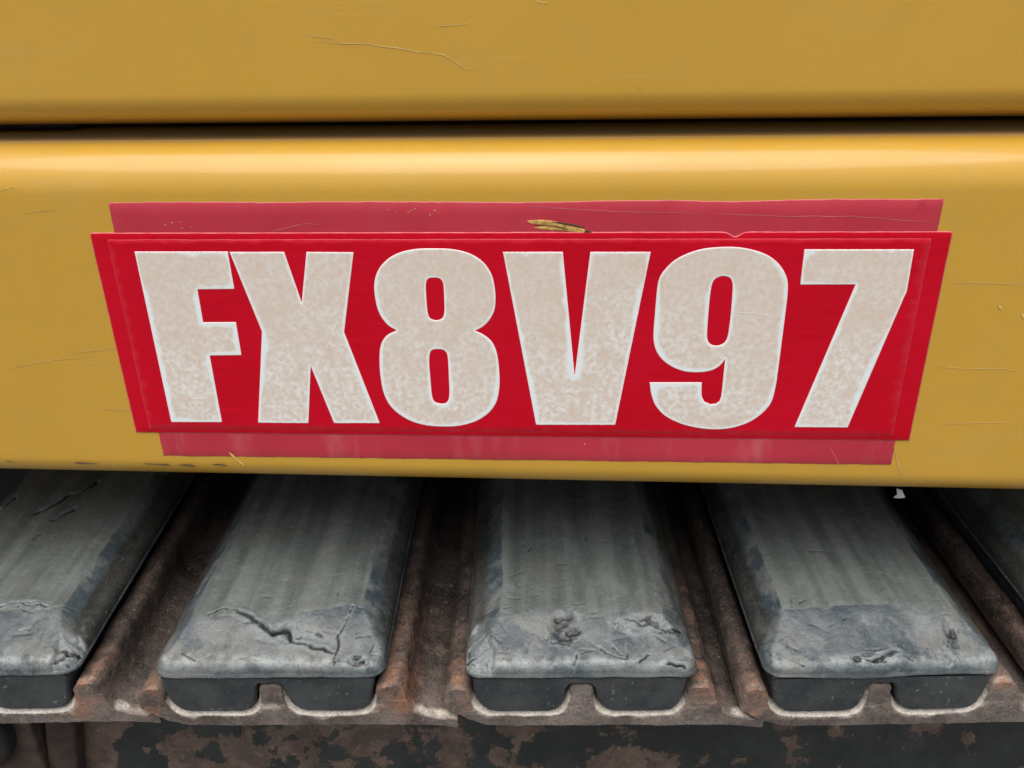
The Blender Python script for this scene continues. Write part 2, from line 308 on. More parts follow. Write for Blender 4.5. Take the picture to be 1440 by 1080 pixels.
# ---------------------------------------------------------------- sheet-metal panels
PSI = math.radians(-2.31623)                   # the upper structure is slewed a little against the track
def arc(cy, cz, r, a0, a1, k):
    return [(cy - r * math.cos(math.radians(a)), cz + r * math.sin(math.radians(a))) for a in np.linspace(a0, a1, k)]
def sheet(name, prof, x0, x1, nx, mat, parent, tilt=0.0, wob=0.0):
    xs = np.linspace(x0, x1, nx); P = np.array(prof); V = []
    for x in xs:
        t = np.clip((1.13 - P[:, 1]) / .12, 0, 1)
        V.append(np.stack([np.full(len(P), x), P[:, 0] + wob * fbm(np.full(len(P), x * 3), P[:, 1] * 6, 5), P[:, 1] - tilt * x * t], 1))
    o = mesh_obj(name, np.concatenate(V), grid_faces(nx, len(P)), mat, parent)
    md = o.modifiers.new('thickness', 'SOLIDIFY'); md.thickness = .004; md.offset = -1
    return o
def ribbon(name, pts, w, mat, parent, y, taper=True, seed=0):
    P = np.array(pts, float) / 1000; Q = [P[0]]
    for a, b in zip(P[:-1], P[1:]):                                # subdivide, wobble a little
        k = max(2, int(np.hypot(*(b - a)) / .0022))
        for t in np.linspace(0, 1, k + 1)[1:]: Q.append(a * (1 - t) + b * t)
    Q = np.array(Q); T = np.gradient(Q, axis=0); T /= np.linalg.norm(T, axis=1)[:, None] + 1e-12; N = np.stack([-T[:, 1], T[:, 0]], 1)
    t = np.linspace(0, 1, len(Q)); ww = w * (np.clip(np.minimum(t, 1 - t) * 6, .12, 1) if taper else 1) * (.55 + .9 * vnoise(t * len(Q) * .6, t * 0, seed))
    Q = Q + N * (.00035 * fbm(t * len(Q) * .35, t * 0, seed + 4))[:, None]
    A = Q + N * (ww / 2)[:, None]; B = Q - N * (ww / 2)[:, None]
    V = np.concatenate([np.stack([A[:, 0], np.full(len(Q), y), A[:, 1]], 1), np.stack([Q[:, 0], np.full(len(Q), y - .00004), Q[:, 1]], 1), np.stack([B[:, 0], np.full(len(Q), y), B[:, 1]], 1)])
    return mesh_obj(name, V, grid_faces(3, len(Q), True), mat, parent)

H = lambda h: ZC - h
# lower side panel
side_panel = empty('side_panel', (0, .45, ZC - .2))
tag(side_panel, 'lower yellow painted panel with rounded edges carrying the red registration stickers', 'machine panel')
side_panel.rotation_euler = (0, 0, PSI); side_panel.location = (0, .45, 0)
prof = [(.30, H(.0832)), (.18, H(.0832)), (.09, H(.083)), (.05, H(.0826))] + arc(.025, H(.1075), .025, 90, 0, 26)[0:] + \
       [(0, H(h)) for h in np.linspace(.115, .268, 18)] + arc(.0155, H(.2725), .0155, 0, -90, 18) + [(.05, H(.288)), (.12, H(.288)), (.40, H(.288))]
sheet('panel_skin', prof, -.9, .9, 61, YELLOW, side_panel, tilt=.008, wob=.0002)
def box(name, x0, x1, y0, y1, z0, z1, mat, parent, bev=.002):
    V = [(x, y, z) for z in (z0, z1) for y in (y0, y1) for x in (x0, x1)]
    F = [(0, 2, 3, 1), (4, 5, 7, 6), (0, 1, 5, 4), (2, 6, 7, 3), (0, 4, 6, 2), (1, 3, 7, 5)]
    o = mesh_obj(name, V, F, mat, parent, smooth=False)
    b = o.modifiers.new('edge', 'BEVEL'); b.width = bev; b.segments = 2
    return o
box('underside_plate', -.9, .9, .42, .90, H(.30), H(.284), DARK, side_panel)
box('inner_wall', -.9, .9, .88, .90, H(.284), H(.05), DARK, side_panel)
for i, (pts) in enumerate(LOW):
    ribbon('scratch', pts, .00030 if i not in (6, 7) else .0011, SCRATCH, side_panel, -.0003, seed=i)
for i in range(16):                                                # abrasion along the lower left edge
    x = -.325 + .0085 * i + .004 * math.sin(i * 5.1); L = .006 + .012 * abs(math.sin(i * 2.7)); zz = 1008.6 - 2.6 * abs(math.sin(i * 1.9))
    pts = [(x * 1000, zz), (x * 1000 + L * 500, zz + .5 * math.sin(i)), ((x + L) * 1000, zz - .6)]
    yy = .0155 - math.sqrt(max(.0155 ** 2 - (1.009 - .008 * x - .0 - zz / 1000) ** 2, 1e-9)) if False else -.0003
    if zz / 1000 < 1.0075: continue
    ribbon('scuff', pts, .0006 + .0005 * abs(math.sin(i * 3.3)), SCUFF, side_panel, -.0006, seed=i + 20)

# upper cover
upper = empty('upper_cover', (0, .45, 0), PSI)
tag(upper, 'upper yellow painted cover above the dark gap, plain with one long thin scratch', 'machine cover')
prof = [(.30, H(-.30)), (.06, H(-.30))] + arc(.060, H(-.25), .05, 90, 0, 14) + [(.010, H(h)) for h in np.linspace(-.24, .052, 24)] + arc(.024, H(.058), .014, 0, -90, 18) + [(.030, H(.072)), (.034, H(.072))] + arc(.034, H(.069), -.003, 90, 180, 4)[1:] + [(.037, H(.05))]
sheet('cover_skin', prof, -.9, .9, 61, YELLOW, upper, wob=.0003)
box('seal_and_gap_block', -.9, .9, .064, .085, H(.0822), H(.0660), SEAL_AND_GAP, upper)  # black strip added along the gap to cut light on the flange
box('seal_and_gap_block', -.9, -.262, .0545, .0635, H(.0822), H(.0745), SEAL_AND_GAP, upper)
for i, pts in enumerate(UP): ribbon('scratch', pts, .00042 if i == 0 else .0003, SCRATCH, upper, .0097, seed=i + 40)

# ---------------------------------------------------------------- stickers
def smooth_loop(P, ang=34, k=6):
    P = [np.array(p, float) for p in P]; n = len(P); corner = []
    for i in range(n):
        a = P[i] - P[i - 1]; b = P[(i + 1) % n] - P[i]
        t = math.degrees(math.acos(max(-1, min(1, a @ b / (np.linalg.norm(a) * np.linalg.norm(b) + 1e-12)))))
        corner.append(t > ang)
    out = []
    for i in range(n):
        p0, p1, p2, p3 = P[i - 1], P[i], P[(i + 1) % n], P[(i + 2) % n]
        L = np.linalg.norm(p2 - p1)
        straight = L > 12.5
        m1 = (p2 - p1) if (corner[i] or straight) else (p2 - p0) / 2
        m2 = (p2 - p1) if (corner[(i + 1) % n] or straight) else (p3 - p1) / 2
        for m in (m1, m2):
            l = np.linalg.norm(m)
            if l > L: m *= L / l
        kk = max(2, int(L / .9))
        for t in np.linspace(0, 1, kk, endpoint=False):
            out.append((2 * t ** 3 - 3 * t ** 2 + 1) * p1 + (t ** 3 - 2 * t ** 2 + t) * m1 + (-2 * t ** 3 + 3 * t ** 2) * p2 + (t ** 3 - t ** 2) * m2)
    return np.array(out)
def inside(px, py, loops):
    r = np.zeros(px.shape, bool)
    for L in loops:
        x0, y0 = L[:, 0], L[:, 1]; x1, y1 = np.roll(x0, -1), np.roll(y0, -1)
        for a, b, c, d in zip(x0, y0, x1, y1):
            if b == d: continue
            r ^= ((b > py) != (d > py)) & (px < (c - a) * (py - b) / (d - b) + a)
    return r
def ring_dist(px, py, loops):
    return np.min([seg_dist(px, py, [tuple(p) for p in L] + [tuple(L[0])]) for L in loops], axis=0)
def plate(name, loops, step, y, mat, parent, rim=.6, drop=.00025, attrs=None, thick=.0003):
    """flat cut-out (mm outline) with a bevelled edge: triangulated inside with a vertex grid so it can carry wear"""
    lo = [np.array(L) for L in loops]; allp = np.concatenate(lo)
    a0, b0 = allp.min(0); a1, b1 = allp.max(0)
    gx, gy = np.meshgrid(np.arange(a0, a1, step), np.arange(b0, b1, step)); gx = gx + (np.arange(gx.shape[0])[:, None] % 2) * step / 2
    gx, gy = gx.ravel(), gy.ravel(); gx = gx + (vnoise(gx * 7.1, gy * 5.3, 3) - .5) * step * .4; gy = gy + (vnoise(gx * 6.3, gy * 8.9, 6) - .5) * step * .4
    k = inside(gx, gy, lo); gx, gy = gx[k], gy[k]; d = ring_dist(gx, gy, lo); k = d > step * .35; gx, gy = gx[k], gy[k]
    extra = []
    for L in lo:                                                   # one ring just inside the edge
        T = np.roll(L, -1, 0) - np.roll(L, 1, 0); T /= np.linalg.norm(T, axis=1)[:, None] + 1e-9; N = np.stack([-T[:, 1], T[:, 0]], 1)
        for sgn in (1, -1): extra.append(L + N * rim * sgn)
    ex = np.concatenate(extra); k = inside(ex[:, 0], ex[:, 1], lo); ex = ex[k]; k = ring_dist(ex[:, 0], ex[:, 1], lo) > rim * .9; ex = ex[k]
    pts = [Vector(p) for p in allp] + [Vector(p) for p in ex] + [Vector((a, b)) for a, b in zip(gx, gy)]
    faces = []; o = 0; edges = []
    for L in lo:
        m = len(L); edges += [(o + i, o + (i + 1) % m) for i in range(m)]; o += m
    v, e, f, *_ = delaunay_2d_cdt(pts, edges, [], 0, 1e-5)
    V2 = np.array([tuple(p) for p in v]); tri = np.array([t for t in f if len(t) == 3])
    c = V2[tri].mean(1); tri = tri[inside(c[:, 0], c[:, 1], lo)]
    A, B, C_ = V2[tri[:, 0]], V2[tri[:, 1]], V2[tri[:, 2]]
    ccw = ((B - A)[:, 0] * (C_ - A)[:, 1] - (B - A)[:, 1] * (C_ - A)[:, 0]) > 0
    tri[~ccw] = tri[~ccw][:, ::-1]
    d = ring_dist(V2[:, 0], V2[:, 1], lo)
    yy = y + drop * np.clip(1 - d / rim, 0, 1)
    V3 = np.stack([V2[:, 0] / 1000, yy, V2[:, 1] / 1000], 1)
    # back wall down to the surface underneath
    nb = []; o = len(V3); F = [tuple(int(i) for i in t) for t in tri]
    cnt = {}
    for t in F:
        for i in range(3):
            k2 = (t[i], t[(i + 1) % 3]); cnt[k2] = 1
    bed = [k2 for k2 in cnt if (k2[1], k2[0]) not in cnt]
    mp = {}; ext = []
    for a, b in bed:
        for q in (a, b):
            if q not in mp: mp[q] = o + len(ext); ext.append((V3[q, 0], y + thick, V3[q, 2]))
    F += [(b, a, mp[a], mp[b]) for a, b in bed]
    V = np.concatenate([V3, np.array(ext)]); V2f = np.concatenate([V2, np.array([(p[0] * 1000, p[2] * 1000) for p in ext])]); df = np.concatenate([d, np.zeros(len(ext))])
    at = attrs(V2f, df) if attrs else {}
    return mesh_obj(name, V, F, mat, parent, attrs=at)
def outline(x0, x1, z0, z1, step, wob=.0, seed=0, notch=None, top_wave=0.0):
    L = []
    for a, b in (((x0, z0), (x1, z0)), ((x1, z0), (x1, z1)), ((x1, z1), (x0, z1)), ((x0, z1), (x0, z0))):
        k = max(1, int(math.hypot(b[0] - a[0], b[1] - a[1]) / step))
        for t in np.linspace(0, 1, k, endpoint=False):
            p = np.array(a) * (1 - t) + np.array(b) * t
            w = wob * fbm(np.array(p[0] * .12), np.array(p[1] * .12), seed) + wob * .5 * fbm(np.array(p[0] * .7), np.array(p[1] * .7), seed + 3)
            if a[1] == b[1]:
                p[1] += w + (top_wave * float(fbm(np.array(p[0] * .02), np.array(0.3), seed + 9)) if a[1] == z1 else 0)
                if notch and a[1] == z1: p[1] -= notch[1] * math.exp(-((p[0] - notch[0]) / 3.2) ** 2)
            else: p[0] += w
            L.append(p)
    return np.array(L)
rimattr = lambda r, amt: (lambda P, d: {'rim': amt * np.clip(1 - d / r, 0, 1) * (.35 + .9 * vnoise(P[:, 0] * .25, P[:, 1] * .25, 4))})

old = plate('old_sticker', [outline(-223.2, 213.1, H(.2678) * 1000, H(.1113) * 1000, 2.5, .35, 3, top_wave=.9)], 6, -.00025, FADED, side_panel, rim=.5, drop=.0002, attrs=rimattr(.6, .5))
old['label'] = 'older faded pinkish red sticker showing as strips above and below the newer sticker'
for i, pts in enumerate(OLD):
    if i in (1, 5, 7): continue
    ribbon('scratch', pts, .00028 if i != 2 else .0012, REDSCR if i != 2 else SCRATCH, old, -.0004, seed=i + 60)
scr = plate('scrape_mark', [smooth_loop(SCRAPE[0], 80)], 1.2, -.00045, BARE, old, rim=.3, drop=.0001)
scr['label'] = 'brown and tan scrape worn through the upper strip of the old sticker'
for k in (1, 2, 3): plate('dark_streak', [smooth_loop(SCRAPE[k], 80)], 1.2, -.00055, BURN, scr, rim=.2, drop=.00008)
rs = np.random.RandomState(3)
for cx, cz, cnt in ((-187, 1158.6, 5), (-66.5, 1165.3, 5), (-46, 1164.5, 2)):   # specks where the old film has flaked off
    for i in range(cnt):
        x = cx + rs.uniform(-8, 8); z_ = cz + rs.uniform(-2.2, 2.2); L = rs.uniform(.5, 1.7); a = rs.uniform(-.9, .9)
        ribbon('flake', [(x, z_), (x + L * .5, z_ + L * .3 * a), (x + L, z_ + L * .5 * a)], rs.uniform(.0003, .0006), SCRATCH, old, -.00045, seed=i)

new = plate('registration_sticker', [outline(-237.0, 220.7, H(.2513) * 1000, H(.1277) * 1000, 1.6, .12, 8, notch=(110, 2.6))], 5, -.00062, RED, side_panel, rim=.55, drop=.00022, thick=.0005, attrs=rimattr(.55, .55))
new['label'] = 'bright red registration sticker with white block characters FX8V97'
film = plate('overlay_film', [outline(-228.0, 210.6, H(.2488) * 1000, H(.1312) * 1000, 1.6, .2, 12)], 5, -.00080, RED, new, rim=.45, drop=.0003, attrs=rimattr(.5, .42))
def letter_attrs(P, d):
    zz = (P[:, 1] - 1037) / 107.0; n_ = fbm(P[:, 0] * .22, P[:, 1] * .22, 3)
    low = np.clip(1.05 - zz + .45 * fbm(P[:, 0] * .03, P[:, 1] * .03, 8), 0, 1)
    soft = np.clip(1 - d / (2.2 + 5.0 * np.clip(fbm(P[:, 0] * .045, P[:, 1] * .045, 15) + .15, 0, 1)), 0, 1) * np.clip(.75 + 1.0 * (0.75 - zz) + .4 * n_, .2, 1.0)
    return {'edge': np.clip(1 - d / 2.4, 0, 1), 'low': low, 'side': soft}
for ch, loops in GLYPHS.items():
    lp = [smooth_loop(L, 28 if i == 0 else 70) for i, L in enumerate(loops)]
    o = plate('digit' if ch.isdigit() else 'letter', lp, 1.3, -.00092, LETTER, new, rim=.35, drop=.00004, thick=.00012, attrs=letter_attrs)
    o['label'] = 'white reflective ' + ('digit ' if ch.isdigit() else 'letter ') + ch + ' on the red sticker'
for i, pts in enumerate(LET[:1] + LET[3:]): ribbon('scratch', pts, .0006 if i in (0, 3) else .0003, WHITESCR, new, -.00098, seed=i + 80)

# ---------------------------------------------------------------- track shoes
TOP = [(-.085, .0155, 0), (-.0848, .024, 0), (-.0815, .0300, .35), (-.077, .0318, .45), (-.071, .0308, .4), (-.0685, .027, .3), (-.067, .021, .5), (-.064, .016, .8), (-.059, .0122, 1), (-.053, .011, 1), (-.020, .011, 1),
       (-.0140, .0125, 1), (-.0108, .016, .9), (-.0090, .023, .6), (-.0080, .030, .45), (-.0058, .0335, .35), (.0045, .0335, .35), (.007, .030, .45), (.0082, .023, .6), (.011, .016, .9), (.015, .0125, 1), (.021, .011, 1), (.050, .011, 1),
       (.057, .0125, 1), (.0615, .017, .8), (.0635, .024, .5), (.065, .0295, .4), (.068, .0322, .4), (.078, .0330, .4), (.0815, .030, .3), (.083, .024, .2), (.0848, .017, .3), (.088, .012, .5), (.094, .009, .5), (.104, .0065, .45), (.1145, .004, .45)]
BOT = [(.1147, -.003, 0), (.104, -.0012, 0), (.092, 0, 0), (.05, 0, 0), (0, 0, 0), (-.045, 0, 0), (-.058, .0004, 0), (-.070, .005, 0), (-.080, .0115, 0)]
SHOE_Y = [0, .0012, .0028, .0046] + list(np.linspace(.007, .09, 44)) + list(np.linspace(.098, .45, 40))
def resample(pts, step):
    P = np.array(pts); d = np.r_[0, np.cumsum(np.hypot(*np.diff(P[:, :2], axis=0).T))]
    s_ = np.linspace(0, d[-1], int(d[-1] / step) + 1)
    return np.stack([np.interp(s_, d, P[:, i]) for i in range(3)], 1)
def blur(P, k):
    for _ in range(k):
        Q = P.copy(); Q[1:-1] = (P[:-2] + 2 * P[1:-1] + P[2:]) / 4; P = Q
    return P
def sharp_front(o, n, nv, F, first):
    ev = np.zeros(len(o.data.edges) * 2, int); o.data.edges.foreach_get('vertices', ev); ev = ev.reshape(-1, 2)
    fr = (ev < n).all(1); bk = (ev >= nv - n).all(1)
    a = o.data.attributes.new('sharp_edge', 'BOOLEAN', 'EDGE'); a.data.foreach_set('value', fr | bk)
    m_ = o.data.attributes.new('sharp_face', 'BOOLEAN', 'FACE'); fl = np.zeros(len(F), bool); fl[first:] = True; m_.data.foreach_set('value', fl)
def steel_plate(seed, parent, rustx):
    T = blur(resample(TOP, .0011), 3); B = blur(resample([TOP[-1]] + BOT + [TOP[0]], .0022), 1)[1:-1]
    P = np.concatenate([T, B]); n = len(P); nt = len(T)
    tg = np.roll(P[:, :2], -1, 0) - np.roll(P[:, :2], 1, 0); tg /= np.linalg.norm(tg, axis=1)[:, None]
    nr = np.stack([-tg[:, 1], tg[:, 0]], 1)                        # outward (profile runs clockwise seen from the front)
    arcl = np.r_[0, np.cumsum(np.hypot(*np.diff(P[:, :2], axis=0).T))]
    V = []; worn = []; rust = []; pale_front = []
    istop = np.r_[np.ones(nt), np.zeros(n - nt)]
    for y in SHOE_Y:
        ins = .0030 * np.clip(1 - y / .0046, 0, 1) ** 1.6 * np.where(istop > 0, np.where(P[:, 2] > .45, .30 + .70 * P[:, 2], .22), .12)
        ds = .0005 * fbm(arcl * 260, np.full(n, y * 240), seed) + .0010 * fbm(arcl * 60, np.full(n, y * 40), seed + 5)
        bump_ = np.where((P[:, 1] > .024), 1.4, .6) * ds
        if y > .05: bump_ = bump_ * .6
        off = -ins + bump_
        q = P[:, :2] + nr * off[:, None]
        V.append(np.stack([q[:, 0], np.full(n, y + (.0006 * fbm(arcl * 150, np.full(n, 1.0), seed + 9) if y < .003 else 0)), q[:, 1]], 1))
        wv = istop * P[:, 2] * (1 - sstep(.0046, .013, y)) * (.55 + .7 * vnoise(arcl * 90, np.full(n, y * 90), seed + 2)) * (0.55 if y == 0 else 1.0)
        worn.append(wv)
        pale_front.append(np.clip(np.exp(-y / .019) * (.6 + .8 * vnoise(arcl * 40, np.full(n, y * 30), seed + 40)), 0, 1) * np.where(istop > 0, 1, .9))  # pale at the front end, fades where valley shade is put into the colour
        rv = np.zeros(n)
        for rx, rw, rd in rustx: rv += np.exp(-((P[:, 0] - rx) / rw) ** 2) * np.exp(-y / rd) * (P[:, 1] > .0085)
        rust.append(np.clip(rv + .18 * np.clip(fbm(arcl * 22, np.full(n, y * 14), seed + 30), 0, 1) * istop, 0, 1))
    V = np.concatenate(V); F = grid_faces(len(SHOE_Y), n)
    for r in range(len(SHOE_Y) - 1): F.append((r * n + n - 1, r * n, r * n + n, r * n + n + n - 1))
    # end caps (triangulated from the outline)
    v2 = [Vector((V[i, 0], V[i, 2])) for i in range(n)]
    vs, es, fs, *_ = delaunay_2d_cdt(v2, [], [list(range(n))[::-1]], 1, 1e-7)
    if len(vs) == n:
        base0 = 0; basel = (len(SHOE_Y) - 1) * n
        for t in fs:
            a, b, c = (np.array((vs[i][0], vs[i][1])) for i in t[:3]); t = list(t)
            cr = (b - a)[0] * (c - a)[1] - (b - a)[1] * (c - a)[0]
            if cr < 0: t = t[::-1]
            F.append(tuple(t)); F.append(tuple(basel + i for i in t[::-1]))
    else:
        F.append(tuple(range(n))[::-1]); F.append(tuple(range((len(SHOE_Y) - 1) * n, len(SHOE_Y) * n)))
    o = mesh_obj('steel_plate', V, F, STEEL, parent, attrs={'worn': np.concatenate(worn), 'rust': np.concatenate(rust), 'pale_front': np.concatenate(pale_front)})
    o.data.update()
    sharp_front(o, n, len(V), F, (len(SHOE_Y) - 1) * n)
    return o

PW0, PW1, PR, PLEN, SEAM = -.0708, .0702, .0095, .43, .0432
def pad_grid():
    t = np.linspace(0, 1, 170); u = .5 - .5 * np.cos(math.pi * t); u = .55 * u + .45 * t
    t = np.linspace(0, 1, 34); ya = .012 * (1 - np.cos(t * math.pi / 2)); yb = np.linspace(.0125, .085, 100); yc = np.linspace(.0862, .215, 130); yd = np.linspace(.22, PLEN, 24)
    return u, np.r_[ya, yb, yc, yd]
def rubber_pad(seed, parent, cfg):
    u, ys = pad_grid(); nu, ny = len(u), len(ys); w = PW1 - PW0
    wid = cfg.get('w', 1.0); xc = (PW0 + PW1) / 2
    hw = np.where(ys < PR, w / 2 - PR + np.sqrt(np.maximum(PR ** 2 - (PR - ys) ** 2, 0)), w / 2) * wid
    X = xc + (u[None, :] - .5) * 2 * hw[:, None]; Y = np.repeat(ys[:, None], nu, 1)
    dxl = X - (xc - w / 2 * wid); dxr = (xc + w / 2 * wid) - X
    inc = (Y < PR); cxl = PR - dxl; cxr = PR - dxr
    dS = np.minimum(dxl, dxr); dF = Y.copy()
    dc = np.where(inc & (cxl > 0), PR - np.hypot(np.maximum(cxl, 0), PR - Y), np.where(inc & (cxr > 0), PR - np.hypot(np.maximum(cxr, 0), PR - Y), np.minimum(dS, dF)))
    dc = np.maximum(dc, 0)
    er, eh = .0048, .0054
    zedge = eh * np.sqrt(np.clip(1 - (1 - np.clip(dc / er, 0, 1)) ** 2, 0, 1))
    wl_, wr_, wf = cfg.get('chamfer', (.0235, .0215, .042)); top = cfg.get('rise', .0132)
    wob = .0025 * fbm(X * 35, Y * 25, seed + 40)
    a = np.clip((dxl + wob) / wl_, 0, 1); b = np.clip((dxr + wob) / wr_, 0, 1); c = np.clip((dF + wob * 2.2 + cfg.get('skew', 0) * X) / wf, 0, 1)
    sh = cfg.get('hard', 2.0)
    rise = lambda q: q ** sh * (1 - .0) if sh > 1 else q
    za, zb, zf = (top * (.62 * q + .38 * sstep(.1, 1, q)) for q in (a, b, c))
    k = .0006
    zz = -k * np.log(np.exp(-za / k) + np.exp(-zb / k) + np.exp(-zf / k)) + k * math.log(3) * .6
    zz = np.minimum(zz, top)
    crown = .0012 * (1 - ((X - xc) / (w / 2)) ** 2)
    Z = zedge + zz + crown
    edgew = np.clip(dc / .008, 0, 1)
    Z += edgew * (.0007 * fbm(X * 28, Y * 22, seed) + .00032 * fbm(X * 140, Y * 140, seed + 3, 5))
    groove = fbm(X * 130, Y * 2.0, seed + 11, 3); inl = np.minimum(np.minimum(sstep(.8, 1, a), sstep(.8, 1, b)), sstep(.8, 1.0, c))
    Z += inl * .00028 * groove
    crack = np.zeros_like(X); torn = np.zeros_like(X)
    jx = .0022 * fbm(X * 160, Y * 160, seed + 21); jy = .0022 * fbm(X * 160, Y * 160, seed + 25)
    for pts, wd, dp in cfg.get('cracks', []):
        d = seg_dist(X + jx, Y + jy, pts); wv = wd * .72 * (.30 + 1.1 * vnoise(X * 120, Y * 120, seed + 31))
        m = 1 - sstep(.15, 1.0, d / wv); Z -= dp * m; crack = np.maximum(crack, m)
        lip = np.exp(-((d - wv * 1.5) / (wd * .7)) ** 2); Z += .0005 * lip * (dp > .001) * (pts[0][1] < .1); torn = np.maximum(torn, (.15 if pts[0][1] > .1 else .7) * lip)
    for (px, py, rx, ry, dp) in cfg.get('torn', []):
        d = np.hypot((X - px) / rx, (Y - py) / ry) + .35 * fbm(X * 90, Y * 90, seed + 17)
        m = 1 - sstep(.7, 1.0, d); ch = fbm(X * 95, Y * 130, seed + 19, 5); fine = fbm(X * 260, Y * 330, seed + 29, 3)
        Z += m * (-dp * (.55 + .8 * np.abs(ch)) + .0009 * fine); torn = np.maximum(torn, m); crack = np.maximum(crack, m * sstep(.22, .5, -ch) * .9 + m * sstep(.3, .6, -fine) * .5)
    for (px, py, rx, ry, dp) in cfg.get('dent', []):
        d = np.hypot((X - px) / rx, (Y - py) / ry) + .2 * fbm(X * 120, Y * 120, seed + 23)
        m = 1 - sstep(.55, 1.0, d); gr = fbm(X * 330, Y * 330, seed + 27, 3); Z += m * (-dp + .0013 * gr); crack = np.maximum(crack, m * (.35 + .6 * sstep(-.1, .5, -gr)))
        torn = np.maximum(torn, m * sstep(.15, .5, gr))
    # many short hairline cuts on the worn slope
    r = np.random.RandomState(seed + 50)
    for i in range(cfg.get('cuts', 30)):
        px, py = r.uniform(PW0 + .008, PW1 - .008), r.uniform(.004, .05) if i % 4 else r.uniform(.05, .16); L = r.uniform(.002, .012); an = r.uniform(-.6, .6) + (1.2 if r.rand() < .3 else 0)
        d = seg_dist(X + jx * .4, Y + jy * .4, [(px, py), (px + L * math.cos(an), py + L * math.sin(an))])
        m = 1 - sstep(.2, 1, d / r.uniform(.0005, .0010)); Z -= .0005 * m; crack = np.maximum(crack, m * r.uniform(.15, .6))
    Z = np.maximum(Z, .0004 * 0 + np.where(dc < 1e-5, 0, .0002))
    yfr = .0006 * fbm(X * 90, np.full_like(X, .5), seed + 33)
    V = np.stack([X, Y - .0010 + np.where(Y < .004, yfr, 0), SEAM + Z], 2).reshape(-1, 3)
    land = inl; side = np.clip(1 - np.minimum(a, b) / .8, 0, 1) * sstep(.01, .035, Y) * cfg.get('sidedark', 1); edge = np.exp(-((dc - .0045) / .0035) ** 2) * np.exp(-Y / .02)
    A = dict(land=land.ravel(), side=side.ravel(), edge=edge.ravel(), crack=crack.ravel(), torn=torn.ravel())
    F = grid_faces(ny, nu)
    ringi = [i for i in range(nu)] + [r_ * nu + nu - 1 for r_ in range(1, ny)] + [(ny - 1) * nu + i for i in range(nu - 2, -1, -1)] + [r_ * nu for r_ in range(ny - 2, 0, -1)]
    R0 = V[ringi]; cen = np.array([xc, PLEN / 2, 0]); prev = ringi; Vs = [V]; off = len(V)
    T = np.roll(R0, -1, 0) - np.roll(R0, 1, 0); T[:, 2] = 0; T /= np.linalg.norm(T, axis=1)[:, None] + 1e-12; NO = np.stack([T[:, 1], -T[:, 0], np.zeros(len(T))], 1)
    m = len(ringi); arcl = np.arange(m) * .4
    wav = cfg.get('seamwave', 0) * np.sin((R0[:, 0] - .01) * 60) * (R0[:, 1] < .02)
    for dz, do in ((-.0004, .0002), (-.0009, .0007), (-.0015, .0008), (-.0021, .0004), (-.0023, -.0010), (-.0024, -.0030)):
        Rg = R0 + NO * do; Rg[:, 2] = SEAM + dz + .0004 * fbm(arcl * .07, arcl * 0, seed + 60) + wav
        Vs.append(Rg); cur = list(range(off, off + m)); off += m
        F += [(prev[(i + 1) % m], prev[i], cur[i], cur[(i + 1) % m]) for i in range(m)]; prev = cur
    F.append(tuple(prev))
    add = off - len(V)
    for k2 in A: A[k2] = np.r_[A[k2], np.zeros(add)]
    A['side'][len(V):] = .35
    return mesh_obj('rubber_pad', np.concatenate(Vs), F, RUBBER, parent, attrs=A)

FOOT = [(-.0668, .0418), (-.0664, .030), (-.0650, .0225), (-.0615, .0165), (-.0570, .0130), (-.0525, .0120), (-.0205, .0120), (-.0150, .0138), (-.0120, .0175), (-.0102, .0235), (-.0092, .0305), (-.0070, .0347), (.0057, .0347), (.0082, .0305), (.0094, .0235), (.0120, .0175), (.0158, .0138), (.0215, .0120), (.0495, .0120), (.0560, .0135), (.0600, .0175), (.0620, .0240), (.0632, .0300), (.0650, .0418)]
def pad_base(seed, parent):
    P = resample([(a, b, 0) for a, b in FOOT], .0010)[:, :2]
    topx = np.linspace(P[-1, 0], P[0, 0], 40)[1:-1]; P = np.concatenate([P, np.stack([topx, np.full(38, .0418)], 1)]); n = len(P)
    al = np.arange(n) * .001; V = []
    rows = [(0, .0016), (.0006, .0007), (.0016, .0002), (.003, 0), (.03, 0), (.2, 0), (.42, 0)]
    c = np.array([0, .03])
    tg = np.roll(P, -1, 0) - np.roll(P, 1, 0); tg /= np.linalg.norm(tg, axis=1)[:, None]; nr = np.stack([tg[:, 1], -tg[:, 0]], 1)
    for y, ins in rows:
        q = P - nr * ins + nr * (.0003 * fbm(al * 300, np.full(n, y * 50), seed))[:, None]
        V.append(np.stack([q[:, 0], np.full(n, y - .0007), q[:, 1]], 1))
    V = np.concatenate(V); F = []
    for r in range(len(rows) - 1):
        for i in range(n):
            j = (i + 1) % n; F.append((r * n + i, r * n + n + i, r * n + n + j, r * n + j)[::-1])
    vs, es, fs, *_ = delaunay_2d_cdt([Vector((p[0], p[2])) for p in V[:n]], [], [list(range(n))], 1, 1e-7)
    if len(vs) == n: F += [tuple(t) for t in fs]
    else: F.append(tuple(range(n)))
    o = mesh_obj('pad_base', V, F, BASE, parent)
    sharp_front(o, n, len(V), F, (len(rows) - 1) * n)
    return o

